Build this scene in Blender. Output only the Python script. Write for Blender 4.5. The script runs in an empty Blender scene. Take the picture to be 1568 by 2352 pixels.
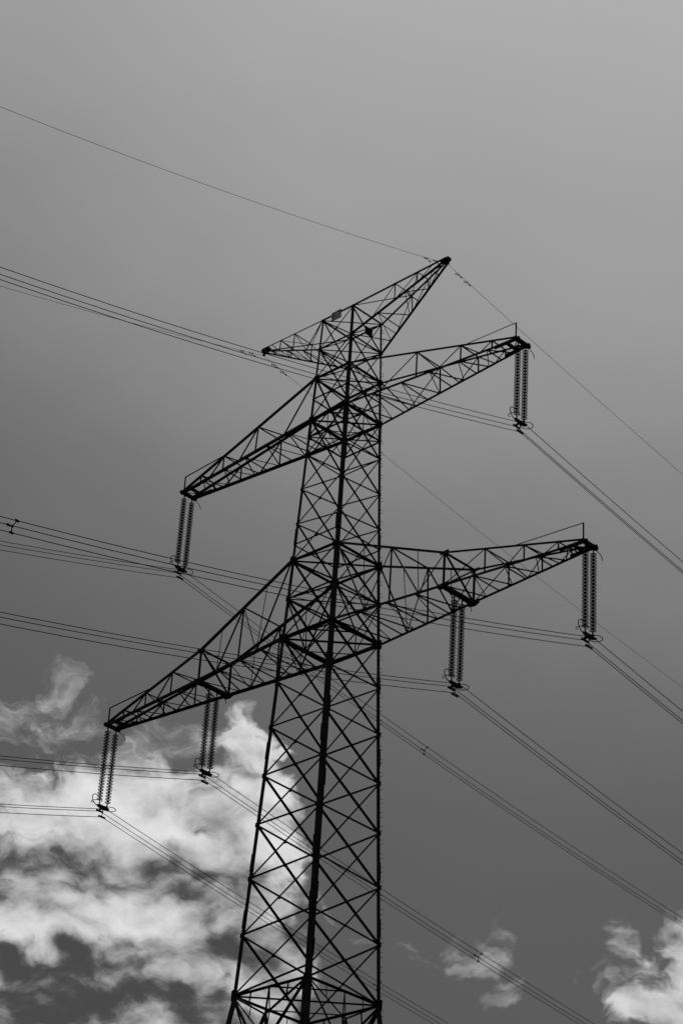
import bpy, math, random
import numpy as np
from mathutils import Vector, Matrix
random.seed(3)
H=1.6   # eye height above the ground
FPX=5450.886
CAM=Vector((64.449,-63.451,H)); YAW,PITCH,ROLL=[math.radians(a) for a in (135.390,30.234,3.811)]
Z={k:v+H for k,v in dict(T=62.870,U=61.246,A=59.633,B=57.379,C=50.090,D=46.267,E=30.377,m=57.329,l=46.181,ib=46.216,it=47.744,e=63.792).items()}
W=dict(T=.976,U=1.022,A=1.067,B=1.128,C=1.360,D=1.482,E=2.057)
AM,TM,AL,TL,AI,TI,AE,LI=10.309,.339,14.0,.305,7.228,.931,5.797,3.953
SPAN_R,SPAN_L=165.6,177.7
BASEW=2.057+.115*Z['E']
zk=[0,Z['E'],Z['D'],Z['C'],Z['B'],Z['A'],Z['U'],Z['T']]
wk=[BASEW,W['E'],W['D'],W['C'],W['B'],W['A'],W['U'],W['T']]
def wid(z): return float(np.interp(z,zk,wk))

scene=bpy.context.scene
# ---------------------------------------------------------------- materials
def newmat(name):
    m=bpy.data.materials.new(name);m.use_nodes=True;nt=m.node_tree
    return m,nt,nt.nodes['Principled BSDF']
def noisy(name,a,b,scale,rough=.6,metal=0.,spec=.3):
    m,nt,bs=newmat(name)
    tc=nt.nodes.new('ShaderNodeTexCoord');n=nt.nodes.new('ShaderNodeTexNoise');n.inputs['Scale'].default_value=scale;n.inputs['Detail'].default_value=4
    r=nt.nodes.new('ShaderNodeValToRGB');r.color_ramp.elements[0].position=.35;r.color_ramp.elements[1].position=.68
    r.color_ramp.elements[0].color=(a,a,a,1);r.color_ramp.elements[1].color=(b,b,b,1)
    nt.links.new(tc.outputs['Object'],n.inputs['Vector']);nt.links.new(n.outputs['Fac'],r.inputs['Fac']);nt.links.new(r.outputs['Color'],bs.inputs['Base Color'])
    bs.inputs['Roughness'].default_value=rough;bs.inputs['Metallic'].default_value=metal
    bs.inputs['Specular IOR Level'].default_value=spec
    return m
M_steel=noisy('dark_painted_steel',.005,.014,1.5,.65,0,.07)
M_fit=noisy('dark_fittings',.005,.012,6,.6,0,.08)
M_wire=noisy('weathered_conductor',.006,.012,2,.8,0,.06)
M_plate=noisy('plate_enamel',.42,.6,5,.5,0,.3)
M_ink=noisy('plate_lettering',.006,.01,5,.6)
M_conc=noisy('concrete',.22,.32,3,.9)
M_glint=noisy('painted_glint',.55,.7,6,.35,.2,.5)  # pale colour imitating a glint on the steel
m,nt,bs=newmat('insulator_glass')
bs.inputs['Base Color'].default_value=(.02,.02,.02,1);bs.inputs['Roughness'].default_value=.12
bs.inputs['Specular IOR Level'].default_value=.5
tr=nt.nodes.new('ShaderNodeBsdfTransparent');tr.inputs['Color'].default_value=(.68,.68,.68,1)
mx=nt.nodes.new('ShaderNodeMixShader');mx.inputs[0].default_value=.66
nt.links.new(bs.outputs[0],mx.inputs[1]);nt.links.new(tr.outputs[0],mx.inputs[2]);nt.links.new(mx.outputs[0],nt.nodes['Material Output'].inputs['Surface'])
M_glass=m
# ---------------------------------------------------------------- mesh helpers
class MB:
    def __init__(s): s.v=[];s.f=[];s.m=[]
    def add(s,vs,fs,mi=0):
        o=len(s.v);s.v+= [tuple(x) for x in vs];s.f+=[tuple(i+o for i in f) for f in fs];s.m+=[mi]*len(fs)
    def prism(s,a,b,prof,n1,n2,mi=0):
        k=len(prof);vs=[a+n1*x+n2*y for x,y in prof]+[b+n1*x+n2*y for x,y in prof]
        fs=[(i,(i+1)%k,(i+1)%k+k,i+k) for i in range(k)]+[tuple(range(k-1,-1,-1)),tuple(range(k,2*k))]
        s.add(vs,fs,mi)
    def angle(s,a,b,w,out=None,t=None,center=True,mi=0):
        a=Vector(a);b=Vector(b);d=b-a
        if d.length<1e-4:return
        d.normalize();t=t or max(.008,w*.13)
        ref=Vector(out) if out is not None else Vector((0,0,1))
        n1=ref-d*ref.dot(d)
        if n1.length<.05:
            ref=Vector((1,.3,0));n1=ref-d*ref.dot(d)
        n1.normalize();n2=d.cross(n1)
        o=w*.33 if center else 0
        pr=[(0,0),(w,0),(w,t),(t,t),(t,w),(0,w)]
        s.prism(a,b,[(-(x-o),y-o) for x,y in pr],n1,n2,mi)
    def box(s,a,b,w,h,out=(0,0,1),mi=0):
        a=Vector(a);b=Vector(b);d=(b-a).normalized();ref=Vector(out);n1=ref-d*ref.dot(d)
        if n1.length<.05: ref=Vector((1,.3,0));n1=ref-d*ref.dot(d)
        n1.normalize();n2=d.cross(n1)
        s.prism(a,b,[(-h/2,-w/2),(h/2,-w/2),(h/2,w/2),(-h/2,w/2)],n1,n2,mi)
    def tube(s,pts,r,k=6,mi=0):
        pts=[Vector(p) for p in pts];n=len(pts);vs=[];prev=None
        for i,p in enumerate(pts):
            d=(pts[min(i+1,n-1)]-pts[max(i-1,0)]).normalized()
            ref=prev if prev is not None else (Vector((0,0,1)) if abs(d.z)<.9 else Vector((1,0,0)))
            n1=(ref-d*ref.dot(d)).normalized();prev=n1;n2=d.cross(n1)
            for j in range(k):
                a=2*math.pi*j/k;vs.append(p+n1*(r*math.cos(a))+n2*(r*math.sin(a)))
        fs=[(i*k+j,i*k+(j+1)%k,(i+1)*k+(j+1)%k,(i+1)*k+j) for i in range(n-1) for j in range(k)]
        fs+=[tuple(range(k-1,-1,-1)),tuple(range((n-1)*k,n*k))]
        s.add(vs,fs,mi)
    def lathe(s,c,prof,k=14,mi=0):
        c=Vector(c);vs=[c+Vector((r*math.cos(2*math.pi*j/k),r*math.sin(2*math.pi*j/k),z)) for r,z in prof for j in range(k)]
        fs=[(i*k+j,i*k+(j+1)%k,(i+1)*k+(j+1)%k,(i+1)*k+j) for i in range(len(prof)-1) for j in range(k)]
        s.add(vs,fs,mi)
    def plate(s,c,n,pts2,u,t=.02,mi=0):
        c=Vector(c);n=Vector(n).normalized();u=Vector(u);u=(u-n*u.dot(n)).normalized();v=n.cross(u)
        s.prism(c-n*t/2,c+n*t/2,pts2,u,v,mi)
    def obj(s,name,mats,parent=None,smooth=False):
        me=bpy.data.meshes.new(name);me.from_pydata(s.v,[],s.f)
        for m in mats: me.materials.append(m)
        for p,i in zip(me.polygons,s.m): p.material_index=i; p.use_smooth=smooth
        me.update();ob=bpy.data.objects.new(name,me);scene.collection.objects.link(ob)
        if parent: ob.parent=parent
        return ob
def empty(name,loc=(0,0,0)):
    e=bpy.data.objects.new(name,None);e.location=loc;e.empty_display_size=2;scene.collection.objects.link(e);return e
def lerp(a,b,t): return Vector(a).lerp(Vector(b),t)
SG=dict(N=(1,-1),R=(1,1),L=(-1,-1),F=(-1,1))
def P(c,z):
    w=wid(z);return Vector((SG[c][0]*w,SG[c][1]*w,z))
FACES=[('L','N',(0,-1,0)),('F','R',(0,1,0)),('L','F',(-1,0,0)),('N','R',(1,0,0))]

# ---------------------------------------------------------------- tower body
legs=MB()
for c in SG:
    sx,sy=SG[c]
    for z0,z1,w in ((0,16,.27),(16,Z['E'],.25),(Z['E'],Z['D']-1.6,.18),(Z['D']-1.6,Z['C'],.16),(Z['C'],Z['A'],.135),(Z['A'],Z['T']+.05,.10)):
        a=P(c,z0);b=P(c,z1);t=.02
        pr=[(0,0),(w,0),(w,t),(t,t),(t,w),(0,w)]
        X=Vector((-sx,0,0));Y=Vector((0,-sy,0))
        if sx*sy<0: X,Y=Y,X
        legs.prism(a,b,pr,X,Y)
    for z in (14.5,24,Z['E']+3.2,37.6,42.6,Z['D']-1.9,52.9,Z['B']-.55):
        a=P(c,z-.38);b=P(c,z+.38);w=.20 if z<Z['D'] else .16
        for ax in (0,1):
            n=Vector((sx,0,0)) if ax==0 else Vector((0,sy,0));tt=Vector((0,-sy,0)) if ax==0 else Vector((-sx,0,0))
            legs.prism(a+n*.004,b+n*.004,[(0,-.01),(.022,-.01),(.022,w),(0,w)],n,tt)
br=MB()
def X(z0,z1,w):
    for a,b,n in FACES:
        n=Vector(n)
        br.angle(P(a,z0)+n*-.02,P(b,z1)-n*.02,w,out=n)
        br.angle(P(b,z0)-n*.02-n*w*.5,P(a,z1)-n*.02-n*w*.5,w,out=n)
        m=(P(a,z0)+P(b,z1)+P(b,z0)+P(a,z1))/4
        br.plate(m-n*.04,n,[(-.06,-.06),(.06,-.06),(.06,.06),(-.06,.06)],(0,0,1),.012)
def ring(z,w,dia=False,wd=.06):
    for a,b,n in FACES: br.angle(P(a,z),P(b,z),w,out=(0,0,1))
    if dia:
        br.angle(P('L',z),P('R',z),wd);br.angle(P('N',z)+Vector((0,0,.06)),P('F',z)+Vector((0,0,.06)),wd)
def diamond(z,w):
    ms=[(P(a,z)+P(b,z))/2 for a,b in (('L','N'),('N','R'),('R','F'),('F','L'))]
    for i in range(4): br.angle(ms[i],ms[(i+1)%4],w)
lv=[Z['E'],32.88+H,35.29+H,37.65+H,39.85+H,42.07+H,44.22+H,Z['D']]
for i in range(7): X(lv[i],lv[i+1],.082 if i<5 else .072)
zm=48.2+H
X(Z['D'],zm,.075);X(zm,Z['C'],.075)
up=[Z['C'],51.94+H,53.73+H,55.56+H,Z['B']]
for i in range(4): X(up[i],up[i+1],.06)
X(Z['B'],Z['A'],.065);X(Z['A'],Z['U'],.052);X(Z['U'],Z['T'],.048)
ring(Z['T'],.06,True,.035);ring(Z['U'],.055,True,.035);ring(Z['A'],.085,True,.05);ring(Z['B'],.11,True,.06)
ring((Z['A']+Z['B'])/2,.05);ring(56.49+H,.06,True,.045);ring(55.56+H,.04)
ring(Z['C'],.09,True,.06);ring(zm,.055,True,.04);ring(Z['D'],.13,True,.07);diamond(Z['D'],.05);diamond(Z['B'],.045)
ring(50.9+H,.045);ring(Z['E'],.09,True,.06);diamond(Z['E'],.05)
br.box(P('L',Z['D'])+Vector((-.03,0,0)),P('F',Z['D'])+Vector((-.03,0,0)),.10,.20)
for a,b,n in FACES:
    ma=(P(a,Z['B'])+P(b,Z['B']))/2;br.angle(ma,P(a,56.49+H),.045,n);br.angle(ma,P(b,56.49+H),.045,n)
    mt=(P(a,Z['D'])+P(b,Z['D']))/2
    br.angle(mt,P(a,zm),.05,n);br.angle(mt,P(b,zm),.05,n)
zg=Z['E']-1.15
for a,b,n in FACES:
    A0,B0,A1,B1=P(a,Z['E']),P(b,Z['E']),P(a,zg),P(b,zg)
    m0=(A0+B0)/2;m1=(A1+B1)/2
    br.angle(A0,m1,.07,n);br.angle(B0,m1,.07,n);br.angle(m0,m1,.06,n)
    q0=lerp(A0,B0,.25);q1=lerp(A0,B0,.75)
    br.angle(q0,lerp(A0,m1,.5),.045,n);br.angle(q1,lerp(B0,m1,.5),.045,n)
    zb=[zg,22.5,12.0,0.4]
    for i in range(3):
        za,zc=zb[i],zb[i+1]
        top=m1 if i==0 else (P(a,za)+P(b,za))/2
        br.angle(top,P(a,zc),.11,n);br.angle(top,P(b,zc),.11,n)
        for t in (.33,.66):
            for cc in (a,b):
                q=lerp(top,P(cc,zc),t);br.angle(q,P(cc,q.z),.06,n)
                br.angle(q,P(cc,q.z+(za-zc)*.3),.06,n)
        if i<2: br.angle(P(a,zc),P(b,zc),.10,(0,0,1))
    br.angle(A0,P(b,zb[1]+3),.09,n);br.angle(B0,P(a,zb[1]+3),.09,n)
gs=MB()
def gus(z,s,hz=None):
    hz=hz or s
    for c in SG:
        sx,sy=SG[c];p=P(c,z)
        gs.plate(p+Vector((0,sy*.012,0)),(0,1,0),[(-s*.35,-hz*.5),(s*.1,-hz*.62),(s,-hz*.22),(s,hz*.22),(s*.1,hz*.62),(-s*.35,hz*.5)] if sx<0 else [(s*.35,-hz*.5),(s*.35,hz*.5),(-s*.1,hz*.62),(-s,hz*.22),(-s,-hz*.22),(-s*.1,-hz*.62)],(1,0,0))
        gs.plate(p+Vector((sx*.012,0,0)),(1,0,0),[(-s*.1,-hz*.62),(s,-hz*.22),(s,hz*.22),(-s*.1,hz*.62)] if sy<0 else [(s*.1,-hz*.62),(s*.1,hz*.62),(-s,hz*.22),(-s,-hz*.22)],(0,1,0))
gus(Z['C'],.28,.38);gus(Z['D'],.26,.40);gus(Z['A'],.19,.25);gus(Z['B'],.20,.32);gus(Z['E'],.22,.4);gus(zm,.13,.2);gus(Z['T'],.09,.10);gus(Z['U'],.09,.12)
for z in lv[1:-1]: gus(z,.11,.17)
for z in up[1:-1]: gus(z,.08,.12)
sb=MB();z=3.;k=0
while z<Z['T']:
    p=P('R',z);d=Vector((1,0,0)) if k%2 else Vector((0,1,0))
    q=p+(Vector((0,-.05,0)) if k%2 else Vector((-.05,0,0)))
    sb.tube([q,q+d*.17,q+d*.17+Vector((0,0,.035))],.011,5);z+=.30;k+=1

# ---------------------------------------------------------------- cross arms
arm=MB()
def gird(T,B,pat,w,n):
    for s,a,e,b in pat:
        p=lerp(*T,a) if s=='T' else lerp(*B,a)
        q=lerp(*T,b) if e=='T' else lerp(*B,b)
        arm.angle(p,q,w,out=n)
def zig(Bn,Bf,n,w,cross=2,z=0):
    for i in range(n):
        t0,t1=i/n,(i+1)/n
        a,b=(Bn,Bf) if i%2==0 else (Bf,Bn)
        arm.angle(lerp(*a,t0)+Vector((0,0,z)),lerp(*b,t1)+Vector((0,0,z)),w)
        if i and i%cross==0: arm.angle(lerp(*Bn,t0),lerp(*Bf,t0),w)
OUTER=[('T',0,'B',.2),('B',.2,'T',.42),('T',.42,'B',.42),('T',.42,'B',.55),('B',.55,'T',.68),('T',.68,'B',.68),('T',.68,'B',.79),('B',.79,'T',.86),('T',.86,'B',.86)]
def tipwork(s,x,t,z):
    arm.box((s*(x-.0),-t-.16,z),(s*(x-.0),t+.16,z),.16,.14)
    arm.box((s*(x-.55),-t-.02,z+.02),(s*(x-.55),t+.02,z+.02),.12,.12)
    for y in (-t,t):
        arm.box((s*(x-1.2),y*1.12,z+.03),(s*(x+.14),y,z+.01),.09,.13)
    arm.angle((s*(x-.05),-t,z),(s*(x-.05),-t,z+.86),.05)
for s in (1,-1):
    D={}
    for y,c in ((-1,('N' if s>0 else 'L')),(1,('R' if s>0 else 'F'))):
        tip=Vector((s*AM,y*TM,Z['m']));T=(P(c,Z['A']),tip+Vector((0,0,.10)));B=(P(c,Z['B']),tip)
        arm.angle(T[0],T[1],.095,out=(0,y,0));arm.angle(B[0],B[1],.115,out=(0,y,0))
        gird(T,B,OUTER,.052,(0,y,0));D[y]=(T,B)
    zig(D[-1][1],D[1][1],12,.042,2)
    for t in (.42,.68,.86): arm.angle(lerp(*D[-1][0],t),lerp(*D[1][0],t),.045)
    tipwork(s,AM,TM,Z['m'])
    arm.angle((s*(AM-.05),-TM,Z['m']+.86),lerp(*D[-1][0],.66 if s<0 else .7),.04)
    D={}
    for y,c in ((-1,('N' if s>0 else 'L')),(1,('R' if s>0 else 'F'))):
        tip=Vector((s*AL,y*TL,Z['l']));it=Vector((s*AI,y*TI,Z['it']));ib=Vector((s*AI,y*TI,Z['ib']))
        T1=(P(c,Z['C']),it);T2=(it,tip+Vector((0,0,.10)));B1=(P(c,Z['D']),ib);B2=(ib,tip)
        for q,w in ((T1,.105),(T2,.09),(B1,.12),(B2,.11)): arm.angle(q[0],q[1],w,out=(0,y,0))
        arm.angle(it,ib,.075,out=(0,y,0))
        gird(T1,B1,[('T',0,'B',.30),('B',.30,'T',.52),('T',.52,'B',.52),('T',.52,'B',.78),('B',.78,'T',1)],.055,(0,y,0))
        gird(T1,B1,[('B',.30,'T',.26),('B',.78,'T',.76)],.038,(0,y,0))
        gird(T2,B2,[('B',0,'T',.30),('T',.30,'B',.30),('T',.30,'B',.46),('B',.46,'T',.58),('T',.58,'B',.58),('T',.58,'B',.72),('B',.72,'T',.82),('T',.82,'B',.82)],.05,(0,y,0))
        D[y]=(T1,T2,B1,B2)
        gs.plate(ib+Vector((0,y*.02,0)),(0,1,0),[(-.30,-.1),(.30,-.1),(.30,.1),(.1,.18),(-.1,.18),(-.30,.1)],(1,0,0))
        gs.plate(it+Vector((0,y*.02,0)),(0,1,0),[(-.24,-.07),(.24,-.07),(.24,.07),(-.24,.07)],(1,0,0))
    zig(D[-1][2],D[1][2],8,.045,2);zig(D[-1][3],D[1][3],9,.042,2)
    arm.angle(lerp(*D[-1][0],.52),lerp(*D[1][0],.52),.05)
    for t in (.30,.58,.82): arm.angle(lerp(*D[-1][1],t),lerp(*D[1][1],t),.042)
    arm.angle(D[-1][1][0],D[1][1][0],.07)
    arm.angle(D[-1][1][0],D[1][3][0],.065);arm.angle(D[1][1][0],D[-1][3][0],.065)
    arm.box((s*AI,-TI-.1,Z['ib']-.05),(s*AI,TI+.1,Z['ib']-.05),.22,.13)
    tipwork(s,AL,TL,Z['l'])
    arm.angle((s*(AL-.05),-TL,Z['l']+.86),lerp(*D[-1][1],.50),.04)
    tipz=Vector((s*AE,0,Z['e']));cs=('N','R') if s>0 else ('L','F')
    T=[(P(c,Z['T']),tipz+Vector((0,y*.10,.03))) for c,y in zip(cs,(-1,1))]
    B=[(P(c,Z['U']),tipz+Vector((0,y*.10,-.10))) for c,y in zip(cs,(-1,1))]
    for q in T: arm.angle(q[0],q[1],.06)
    for q in B: arm.angle(q[0],q[1],.078)
    pat=[('T',0,'B',.22),('B',.22,'T',.46),('T',.46,'B',.46),('B',.46,'T',.70),('T',.70,'B',.70),('B',.70,'T',.86)]
    for i,y in ((0,-1),(1,1)): gird(T[i],B[i],pat,.038,(0,y,0))
    zig(B[0],B[1],7,.034,2)
    for t in (.46,.70): arm.angle(lerp(*T[0],t),lerp(*T[1],t),.034)
    arm.angle(lerp(*T[0],.0),lerp(*T[1],.46),.03);arm.angle(lerp(*T[1],.46),lerp(*T[0],.70),.03)
    arm.box(tipz+Vector((-s*.30,0,-.02)),tipz+Vector((s*.14,0,-.02)),.24,.15)
    arm.box(tipz+Vector((s*.05,0,-.30)),tipz+Vector((s*.05,0,.02)),.08,.12,out=(1,0,0))
rs=MB();a=Vector((AI,TI-.1,Z['it']-.02));b=Vector((AI,-TI,Z['ib']))
rs.box(lerp(a,b,.40)+Vector((.06,-.0,.06)),lerp(a,b,.85)+Vector((.06,0,.06)),.02,.02)  # added strip along the arm diagonal, its pale colour stands in for a glint
pl=MB()
tn=Vector((0,-(W['T']+.06),Z['T']-.16))
pl.box(tn+Vector((-.27,-.02,.0)),tn+Vector((.27,-.02,.0)),.02,.44)
for dz in (-.21,.21): pl.box(tn+Vector((-.29,-.01,dz)),tn+Vector((.29,-.01,dz)),.045,.025,mi=1)
for dx in (-.28,.28): pl.box(tn+Vector((dx,-.01,-.22)),tn+Vector((dx,-.01,.22)),.025,.045,out=(0,1,0),mi=1)
pb=MB();c=Vector((W['U']+.05,.05,(Z['T']+Z['U'])/2-.15))
pb.box(c+Vector((0,-.24,0)),c+Vector((0,.24,0)),.02,.42,mi=0)
for i in range(4): pb.box(c+Vector((.03,-.2+.13*i,-.21)),c+Vector((.03,-.2+.13*i,.21)),.03,.03,out=(1,0,0))
ft=MB()
for c in SG:
    p=P(c,0);ft.lathe((p.x,p.y,0),[(.0,.55),(.42,.55),(.5,.5),(.55,-.3)],20)

tower=empty('electricity_pylon')
parts=[legs.obj('legs',[M_steel],tower),br.obj('lattice_bracing',[M_steel],tower),gs.obj('gusset_plates',[M_steel],tower),
 sb.obj('step_bolts',[M_steel],tower),arm.obj('cross_arms',[M_steel],tower),rs.obj('glint_strip',[M_glint],tower),
 pl.obj('number_plate',[M_plate,M_steel],tower),pb.obj('rear_plate',[M_steel],tower),ft.obj('concrete_footings',[M_conc],tower)]
cu=bpy.data.curves.new('plate_number','FONT');cu.body='817';cu.size=.46;cu.align_x='CENTER';cu.align_y='CENTER';cu.extrude=.003;cu.offset=.012
to=bpy.data.objects.new('plate_number',cu);scene.collection.objects.link(to);to.rotation_euler=(math.pi/2,0,0)
to.location=tn+Vector((0,-.036,0));to.scale=(.66,1,1);cu.materials.append(M_ink);to.parent=tower;parts.append(to)

# ---------------------------------------------------------------- insulators
ins=MB()
sp=.245
for y in (-sp,sp):
    ins.box((0,y,.02),(0,y,-.16),.05,.05,out=(1,0,0));ins.tube([(0,y,-.1),(0,y,-3.86)],.016,6)
    n=23;st=(3.72-.22)/n
    for i in range(n):
        zz=-.22-st*i
        ins.lathe((0,y,zz),[(.0,0),(.040,0),(.048,-.03),(.044,-.062)],8,0)
        ins.lathe((0,y,zz),[(.04,-.048),(.10,-.060),(.135,-.085)],14,1)
        ins.lathe((0,y,zz),[(.132,-.076),(.142,-.088),(.134,-.103),(.126,-.090)],14,0)
        ins.lathe((0,y,zz),[(.10,-.070),(.095,-.098),(.088,-.070)],12,1)
    ins.tube([(0,y,-3.7),(0,y*.8,-3.95)],.028,6)
ins.plate((0,0,-3.98),(1,0,0),[(-.36,.05),(-.2,.09),(.2,.09),(.36,.05),(.34,-.05),(.1,-.12),(-.1,-.12),(-.34,-.05)],(0,1,0),.05)
for x,z in ((-.2,-4.08),(.2,-4.08),(0,-4.42)):
    ins.tube([(0,0,-4.0),(x,0,z+.08),(x,0,z)],.02,6)
    ins.box((x,-.2,z-.03),(x,.2,z-.03),.055,.075)
ins.box((-.24,0,-4.02),(.24,0,-4.02),.05,.09)
pts=[Vector((.0,-.3,-4.0)),Vector((.02,-.50,-3.98)),Vector((.05,-.66,-3.88)),Vector((.06,-.73,-3.72)),Vector((.05,-.68,-3.58)),Vector((.03,-.52,-3.50)),Vector((0,-.38,-3.50))]
ins.tube(pts,.020,6)
ring_pts=[Vector((.26*math.sin(a),.42-.28*math.cos(a),-3.93)) for a in [math.pi*2*i/16 for i in range(17)]]
ins.tube(ring_pts,.018,6)
ring_pts=[Vector((.24*math.sin(a),-.40+.25*math.cos(a),-3.80+.05*math.cos(a))) for a in [math.pi*2*i/16 for i in range(13)]]
ins.tube(ring_pts,.016,6)
ins.tube([(0,0,-.02),(0,.45,-.05),(0,.68,-.10),(0,.80,-.22),(0,.84,-.34)],.016,6)
insmesh=ins.obj('insulator_string',[M_fit,M_glass],None,False)
me=insmesh.data;bpy.data.objects.remove(insmesh)
att=[(AM,Z['m'],1),(-AM,Z['m'],-1),(AL,Z['l'],1),(-AL,Z['l'],-1),(AI,Z['ib']-.1,1),(-AI,Z['ib']-.1,-1)]
for x,z,s in att:
    ob=bpy.data.objects.new('insulator_string',me);scene.collection.objects.link(ob);ob.location=(x,0,z-.04)
# ---------------------------------------------------------------- power lines
def wz(side,d,k):
    a,S=((k[0],SPAN_R) if side>0 else (k[1],SPAN_L));return -a*d+a/S*d*d
def line(x,z,r,k,offs,name,spacers=()):
    mb=MB()
    for ox,oz in offs:
        pts=[]
        for side,S in ((-1,SPAN_L),(1,SPAN_R)):
            ds=[S*i/90 for i in range(91)]
            if side<0: pts+=[(x+ox,-d,z+oz+wz(-1,d,k)) for d in reversed(ds)]
            else: pts+=[(x+ox,d,z+oz+wz(1,d,k)) for d in ds[1:]]
        mb.tube(pts,r,6)
    for y in spacers:
        side=1 if y>0 else -1;zz=z+wz(side,abs(y),k);c=Vector((x,y,zz-.12))
        for ox,oz in offs:
            q=Vector((x+ox,y,zz+oz));mb.tube([c,q],.016,6);mb.box(q+Vector((0,-.07,0)),q+Vector((0,.07,0)),.045,.06)
        mb.lathe(c+Vector((0,0,-.03)),[(0,0),(.04,0),(.04,.06),(0,.06)],8)
    if len(offs)==1:
        for side in (-1,1):
            for d in (.75,1.35):
                zz=z+wz(side,d,k);y=side*d
                mb.box((x,y-.03,zz-.0),(x,y+.03,zz-.0),.03,.05)
                mb.tube([(x,y-.17,zz-.08),(x,y+.17,zz-.08)],.010,5)
                for e in (-.17,.17): mb.tube([(x,y+e-.05,zz-.08),(x,y+e+.05,zz-.08)],.028,6)
                mb.box((x,y,zz-.09),(x,y,zz+.01),.025,.025,out=(1,0,0))
    return mb.obj(name,[M_wire])
BUN=[(-.2,0),(.2,0),(0,-.34)]
KC=(.1698,.3212);KE=(.1702,.3266)
for x,z,s,spc in ((AM,Z['m'],1,()),(-AM,Z['m'],-1,(17.3,)),(AL,Z['l'],1,(-27.3,)),(-AL,Z['l'],-1,(18.6,)),(AI,Z['ib'],1,()),(-AI,Z['ib'],-1,(18.4,))):
    line(x,z-4.15,.0150,KC,BUN,'power_line',spc)
for s in (1,-1): line(s*AE+s*.05,Z['e']-.30,.009,KE,[(0,0)],'earth_wire')
for Y in (SPAN_R,-SPAN_L):
    t2=empty('electricity_pylon',(0,Y,0))
    for o in parts:
        q=bpy.data.objects.new(o.name,o.data);scene.collection.objects.link(q);q.parent=t2;q.location=o.location;q.rotation_euler=o.rotation_euler;q.scale=o.scale
    for x,z,s in att:
        q=bpy.data.objects.new('insulator_set',me);scene.collection.objects.link(q);q.parent=t2;q.location=(x,0,z-.04)
# ---------------------------------------------------------------- ground
N=60;gm=MB();R=4000
xs=[R*math.copysign(abs(t)**2.2,t) for t in np.linspace(-1,1,N+1)]
gm.add([(a,b,0) for a in xs for b in xs],[(i*(N+1)+j,(i+1)*(N+1)+j,(i+1)*(N+1)+j+1,i*(N+1)+j+1) for i in range(N) for j in range(N)])
M_g=noisy('meadow_grass',.035,.09,.8,.95)
gm.obj('ground',[M_g])

# ---------------------------------------------------------------- camera
f=Vector((math.cos(PITCH)*math.cos(YAW),math.cos(PITCH)*math.sin(YAW),math.sin(PITCH)))
r0=f.cross(Vector((0,0,1))).normalized();u0=r0.cross(f)
r=r0*math.cos(ROLL)+u0*math.sin(ROLL);u=-r0*math.sin(ROLL)+u0*math.cos(ROLL)
cd=bpy.data.cameras.new('camera');co=bpy.data.objects.new('camera',cd);scene.collection.objects.link(co)
co.matrix_world=Matrix(((r.x,u.x,-f.x,CAM.x),(r.y,u.y,-f.y,CAM.y),(r.z,u.z,-f.z,CAM.z),(0,0,0,1)))
cd.sensor_fit='VERTICAL';cd.sensor_height=36;cd.lens=36*FPX/2352;cd.clip_start=.1;cd.clip_end=20000
scene.camera=co
def sky(px,py):
    d=(f*FPX+r*(px-784)-u*(py-1176)).normalized()
    return (135.39-math.degrees(math.atan2(d.y,d.x)))*.864, math.degrees(math.asin(d.z))-30.2
# ---------------------------------------------------------------- sun
SUN_AZ,SUN_EL=math.radians(118),math.radians(56)
sl=bpy.data.lights.new('sun','SUN');sl.energy=1.0;sl.angle=math.radians(10);sl.color=(1,.985,.965)
so=bpy.data.objects.new('sun',sl);scene.collection.objects.link(so)
sd=Vector((math.cos(SUN_EL)*math.cos(SUN_AZ),math.cos(SUN_EL)*math.sin(SUN_AZ),math.sin(SUN_EL)))
so.rotation_euler=sd.to_track_quat('Z','Y').to_euler()
# ---------------------------------------------------------------- sky
w=bpy.data.worlds.new('World');scene.world=w;w.use_nodes=True;nt=w.node_tree;nt.nodes.clear()
w.cycles.sampling_method='MANUAL';w.cycles.sample_map_resolution=256
def nd(t,**kw):
    n=nt.nodes.new(t)
    for k,v in kw.items(): setattr(n,k,v)
    return n
def setin(n,i,v):
    if v is None:return
    if isinstance(v,bpy.types.NodeSocket): nt.links.new(v,n.inputs[i])
    else: n.inputs[i].default_value=v
def M(op,a,b=None,c=None,clamp=False):
    n=nd('ShaderNodeMath',operation=op,use_clamp=clamp);setin(n,0,a);setin(n,1,b);setin(n,2,c);return n.outputs[0]
def V(op,a,b=None):
    n=nd('ShaderNodeVectorMath',operation=op);setin(n,0,a);setin(n,1,b);return n
def ss(x,a,b):
    n=nd('ShaderNodeMapRange',interpolation_type='SMOOTHSTEP');setin(n,0,x);n.inputs[1].default_value=a;n.inputs[2].default_value=b;return n.outputs[0]
def noise(vec,scale,detail=8,rough=.5,dist=0,lac=2.):
    n=nd('ShaderNodeTexNoise');n.noise_dimensions='2D';setin(n,'Vector',vec);n.inputs['Scale'].default_value=scale;n.inputs['Detail'].default_value=detail
    n.inputs['Roughness'].default_value=rough;n.inputs['Distortion'].default_value=dist;n.inputs['Lacunarity'].default_value=lac;return n
def cen(n,amp): return M('MULTIPLY',M('SUBTRACT',n.outputs['Fac'],.5),amp)
tc=nd('ShaderNodeTexCoord');D=V('NORMALIZE',tc.outputs['Generated']).outputs[0]
sep=nd('ShaderNodeSeparateXYZ');nt.links.new(D,sep.inputs[0])
az=M('MULTIPLY',M('ARCTAN2',sep.outputs[1],sep.outputs[0]),180/math.pi)
el=M('MULTIPLY',M('ARCSINE',sep.outputs[2]),180/math.pi)
XX=M('MULTIPLY',M('SUBTRACT',135.39,az),.864);YY=M('SUBTRACT',el,30.2)
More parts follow.
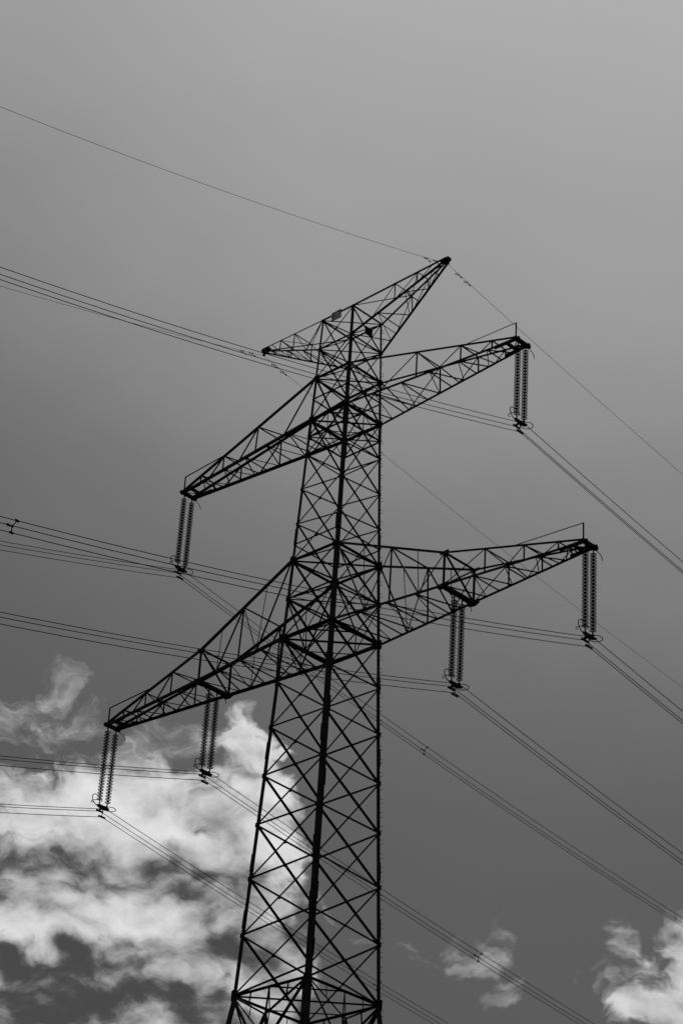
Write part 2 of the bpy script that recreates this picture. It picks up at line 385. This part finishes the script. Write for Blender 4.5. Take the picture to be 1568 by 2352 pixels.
cb=nd('ShaderNodeCombineXYZ');nt.links.new(XX,cb.inputs[0]);nt.links.new(YY,cb.inputs[1]);Q=cb.outputs[0]
w1=noise(Q,.55,4,.5);wc=V('SUBTRACT',w1.outputs['Color'],(.5,.5,.5)).outputs[0]
wv=V('MULTIPLY',wc,(1.7,1.7,0)).outputs[0];QW=V('ADD',Q,wv).outputs[0]
def comb(vec,sx,sy,a=-42):   # wind-combed coordinates
    mp=nd('ShaderNodeMapping');mp.inputs['Rotation'].default_value=(0,0,math.radians(a));mp.inputs['Scale'].default_value=(sx,sy,1);nt.links.new(vec,mp.inputs['Vector']);return mp.outputs[0]
QR=comb(QW,.80,1.12)
QB=comb(V('ADD',Q,V('MULTIPLY',wc,(.9,.9,0)).outputs[0]).outputs[0],.8,1.15)
def blob(px,py,rx,ry,src=None):
    cx,cy=sky(px,py);k=math.degrees(1/FPX)
    d=V('SUBTRACT',src or QW,(cx,cy,0)).outputs[0];d=V('MULTIPLY',d,(1/(rx*k),1/(ry*k),0)).outputs[0]
    return M('SUBTRACT',1,V('LENGTH',d).outputs['Value'])
def smax(l,k=.25):
    a=l[0]
    for b in l[1:]:
        n=nd('ShaderNodeMath',operation='SMOOTH_MAX');setin(n,0,a);setin(n,1,b);n.inputs[2].default_value=k;a=n.outputs[0]
    return a
fb=noise(QR,1.05,9,.6)
fbm=cen(fb,1.0)
body=smax([blob(280,1890,400,175),blob(560,1735,110,120),blob(590,1930,125,210),blob(230,2190,470,330),blob(600,2190,120,230)],.2)
wisp=smax([blob(50,1670,200,80),blob(135,1590,60,80),blob(440,1700,150,60),blob(1415,2165,45,60)],.15)
small=smax([blob(1110,2175,110,62),blob(965,2195,55,25),blob(1165,2260,35,45)],.1)
corner=smax([blob(1545,2300,155,125),blob(1565,2180,80,80)],.12)
dB=ss(M('ADD',M('MINIMUM',M('MULTIPLY',body,1.4),.85),M('MULTIPLY',fbm,2.0)),.0,.58)
dW=M('MULTIPLY',ss(M('ADD',M('MINIMUM',wisp,.38),M('MULTIPLY',fbm,2.2)),.05,.85),.72)
dS=M('MULTIPLY',ss(M('ADD',M('MINIMUM',small,.5),M('MULTIPLY',fbm,2.4)),.15,1.05),.75)
dC=ss(M('ADD',M('MINIMUM',corner,.5),M('MULTIPLY',fbm,1.9)),.05,.62)
dens=M('MAXIMUM',M('MAXIMUM',dB,dW),M('MAXIMUM',dS,dC))
b1=noise(QB,.85,7,.53);b2=noise(V('ADD',QB,(.30,.22,0)).outputs[0],.85,4,.47)
relief=M('SUBTRACT',b1.outputs['Fac'],b2.outputs['Fac'])
dark=smax([blob(190,2280,250,105),blob(430,2310,110,60)],.2)
grey=smax([blob(190,2000,330,95),blob(520,2080,160,170),blob(480,1780,80,60),blob(60,2230,150,60)],.2)
brt=smax([blob(310,1865,330,110),blob(320,2095,180,55),blob(50,2140,150,55),blob(585,1700,150,100),blob(40,1880,160,70),blob(640,1900,80,200)],.2)
cl=M('ADD',.33,cen(b1,.72))
cl=M('ADD',cl,M('MULTIPLY',relief,.85))
cl=M('ADD',cl,M('MULTIPLY',ss(brt,-.3,.7),.40));cl=M('SUBTRACT',cl,M('MULTIPLY',ss(dark,-.2,.7),.25));cl=M('SUBTRACT',cl,M('MULTIPLY',ss(grey,-.25,.6),.15))
cl=M('ADD',cl,cen(fb,.22))
cl=M('ADD',cl,M('MULTIPLY',ss(XX,1.5,2.5),.14))
smx=nd('ShaderNodeMath',operation='SMOOTH_MAX');setin(smx,0,cl);smx.inputs[1].default_value=.06;smx.inputs[2].default_value=.15;cl=smx.outputs[0]
cl=M('MULTIPLY',M('TANH',M('DIVIDE',cl,.82)),.92)
# high veil: brighter towards the zenith and the hidden sun
lf=nd('ShaderNodeMath',operation='SMOOTH_MAX');setin(lf,0,M('MULTIPLY',XX,-1/8.2));lf.inputs[1].default_value=-.15;lf.inputs[2].default_value=1.0;left=lf.outputs[0]
vn=noise(V('MULTIPLY',Q,(.7,1.1,1)).outputs[0],.15,4,.5)
t=M('SUBTRACT',YY,M('MULTIPLY',left,3.6))
t=M('ADD',t,cen(vn,4.0))
mr=nd('ShaderNodeMapRange');setin(mr,0,t);mr.inputs[1].default_value=-12.5;mr.inputs[2].default_value=12.5
cr=nd('ShaderNodeValToRGB');cr.color_ramp.interpolation='B_SPLINE';nt.links.new(mr.outputs[0],cr.inputs[0]);e=cr.color_ramp.elements
def lin(s): s/=255;return ((s+.055)/1.055)**2.4
tab=[(0,74),(.16,77),(.32,92),(.49,118),(.66,144),(.84,158),(1,170)]
e[0].position=0;v=lin(tab[0][1]);e[0].color=(v,v,v,1);e[1].position=1;v=lin(tab[-1][1]);e[1].color=(v,v,v,1)
for p_,s_ in tab[1:-1]:
    q=e.new(p_);v=lin(s_);q.color=(v,v,v,1)
veil=nd('ShaderNodeRGBToBW');nt.links.new(cr.outputs[0],veil.inputs[0]);veil=veil.outputs[0]
st=nd('ShaderNodeTexSky');st.sky_type='NISHITA';st.sun_disc=False;st.sun_elevation=SUN_EL;st.sun_rotation=math.pi/2-SUN_AZ
bw=nd('ShaderNodeRGBToBW');nt.links.new(st.outputs[0],bw.inputs[0])
air=M('MULTIPLY',M('MINIMUM',bw.outputs[0],12),.1*.08)
base=M('ADD',M('MULTIPLY',veil,.93),air)
mix=nd('ShaderNodeMix');mix.data_type='FLOAT';nt.links.new(dens,mix.inputs[0]);nt.links.new(base,mix.inputs[2]);nt.links.new(cl,mix.inputs[3])
lum=M('MULTIPLY',mix.outputs[0],10)
bg=nd('ShaderNodeBackground');bg.inputs[1].default_value=.1;nt.links.new(lum,bg.inputs[0])
ou=nd('ShaderNodeOutputWorld');nt.links.new(bg.outputs[0],ou.inputs[0])
scene.view_settings.view_transform='Standard';scene.view_settings.look='None';scene.view_settings.exposure=0
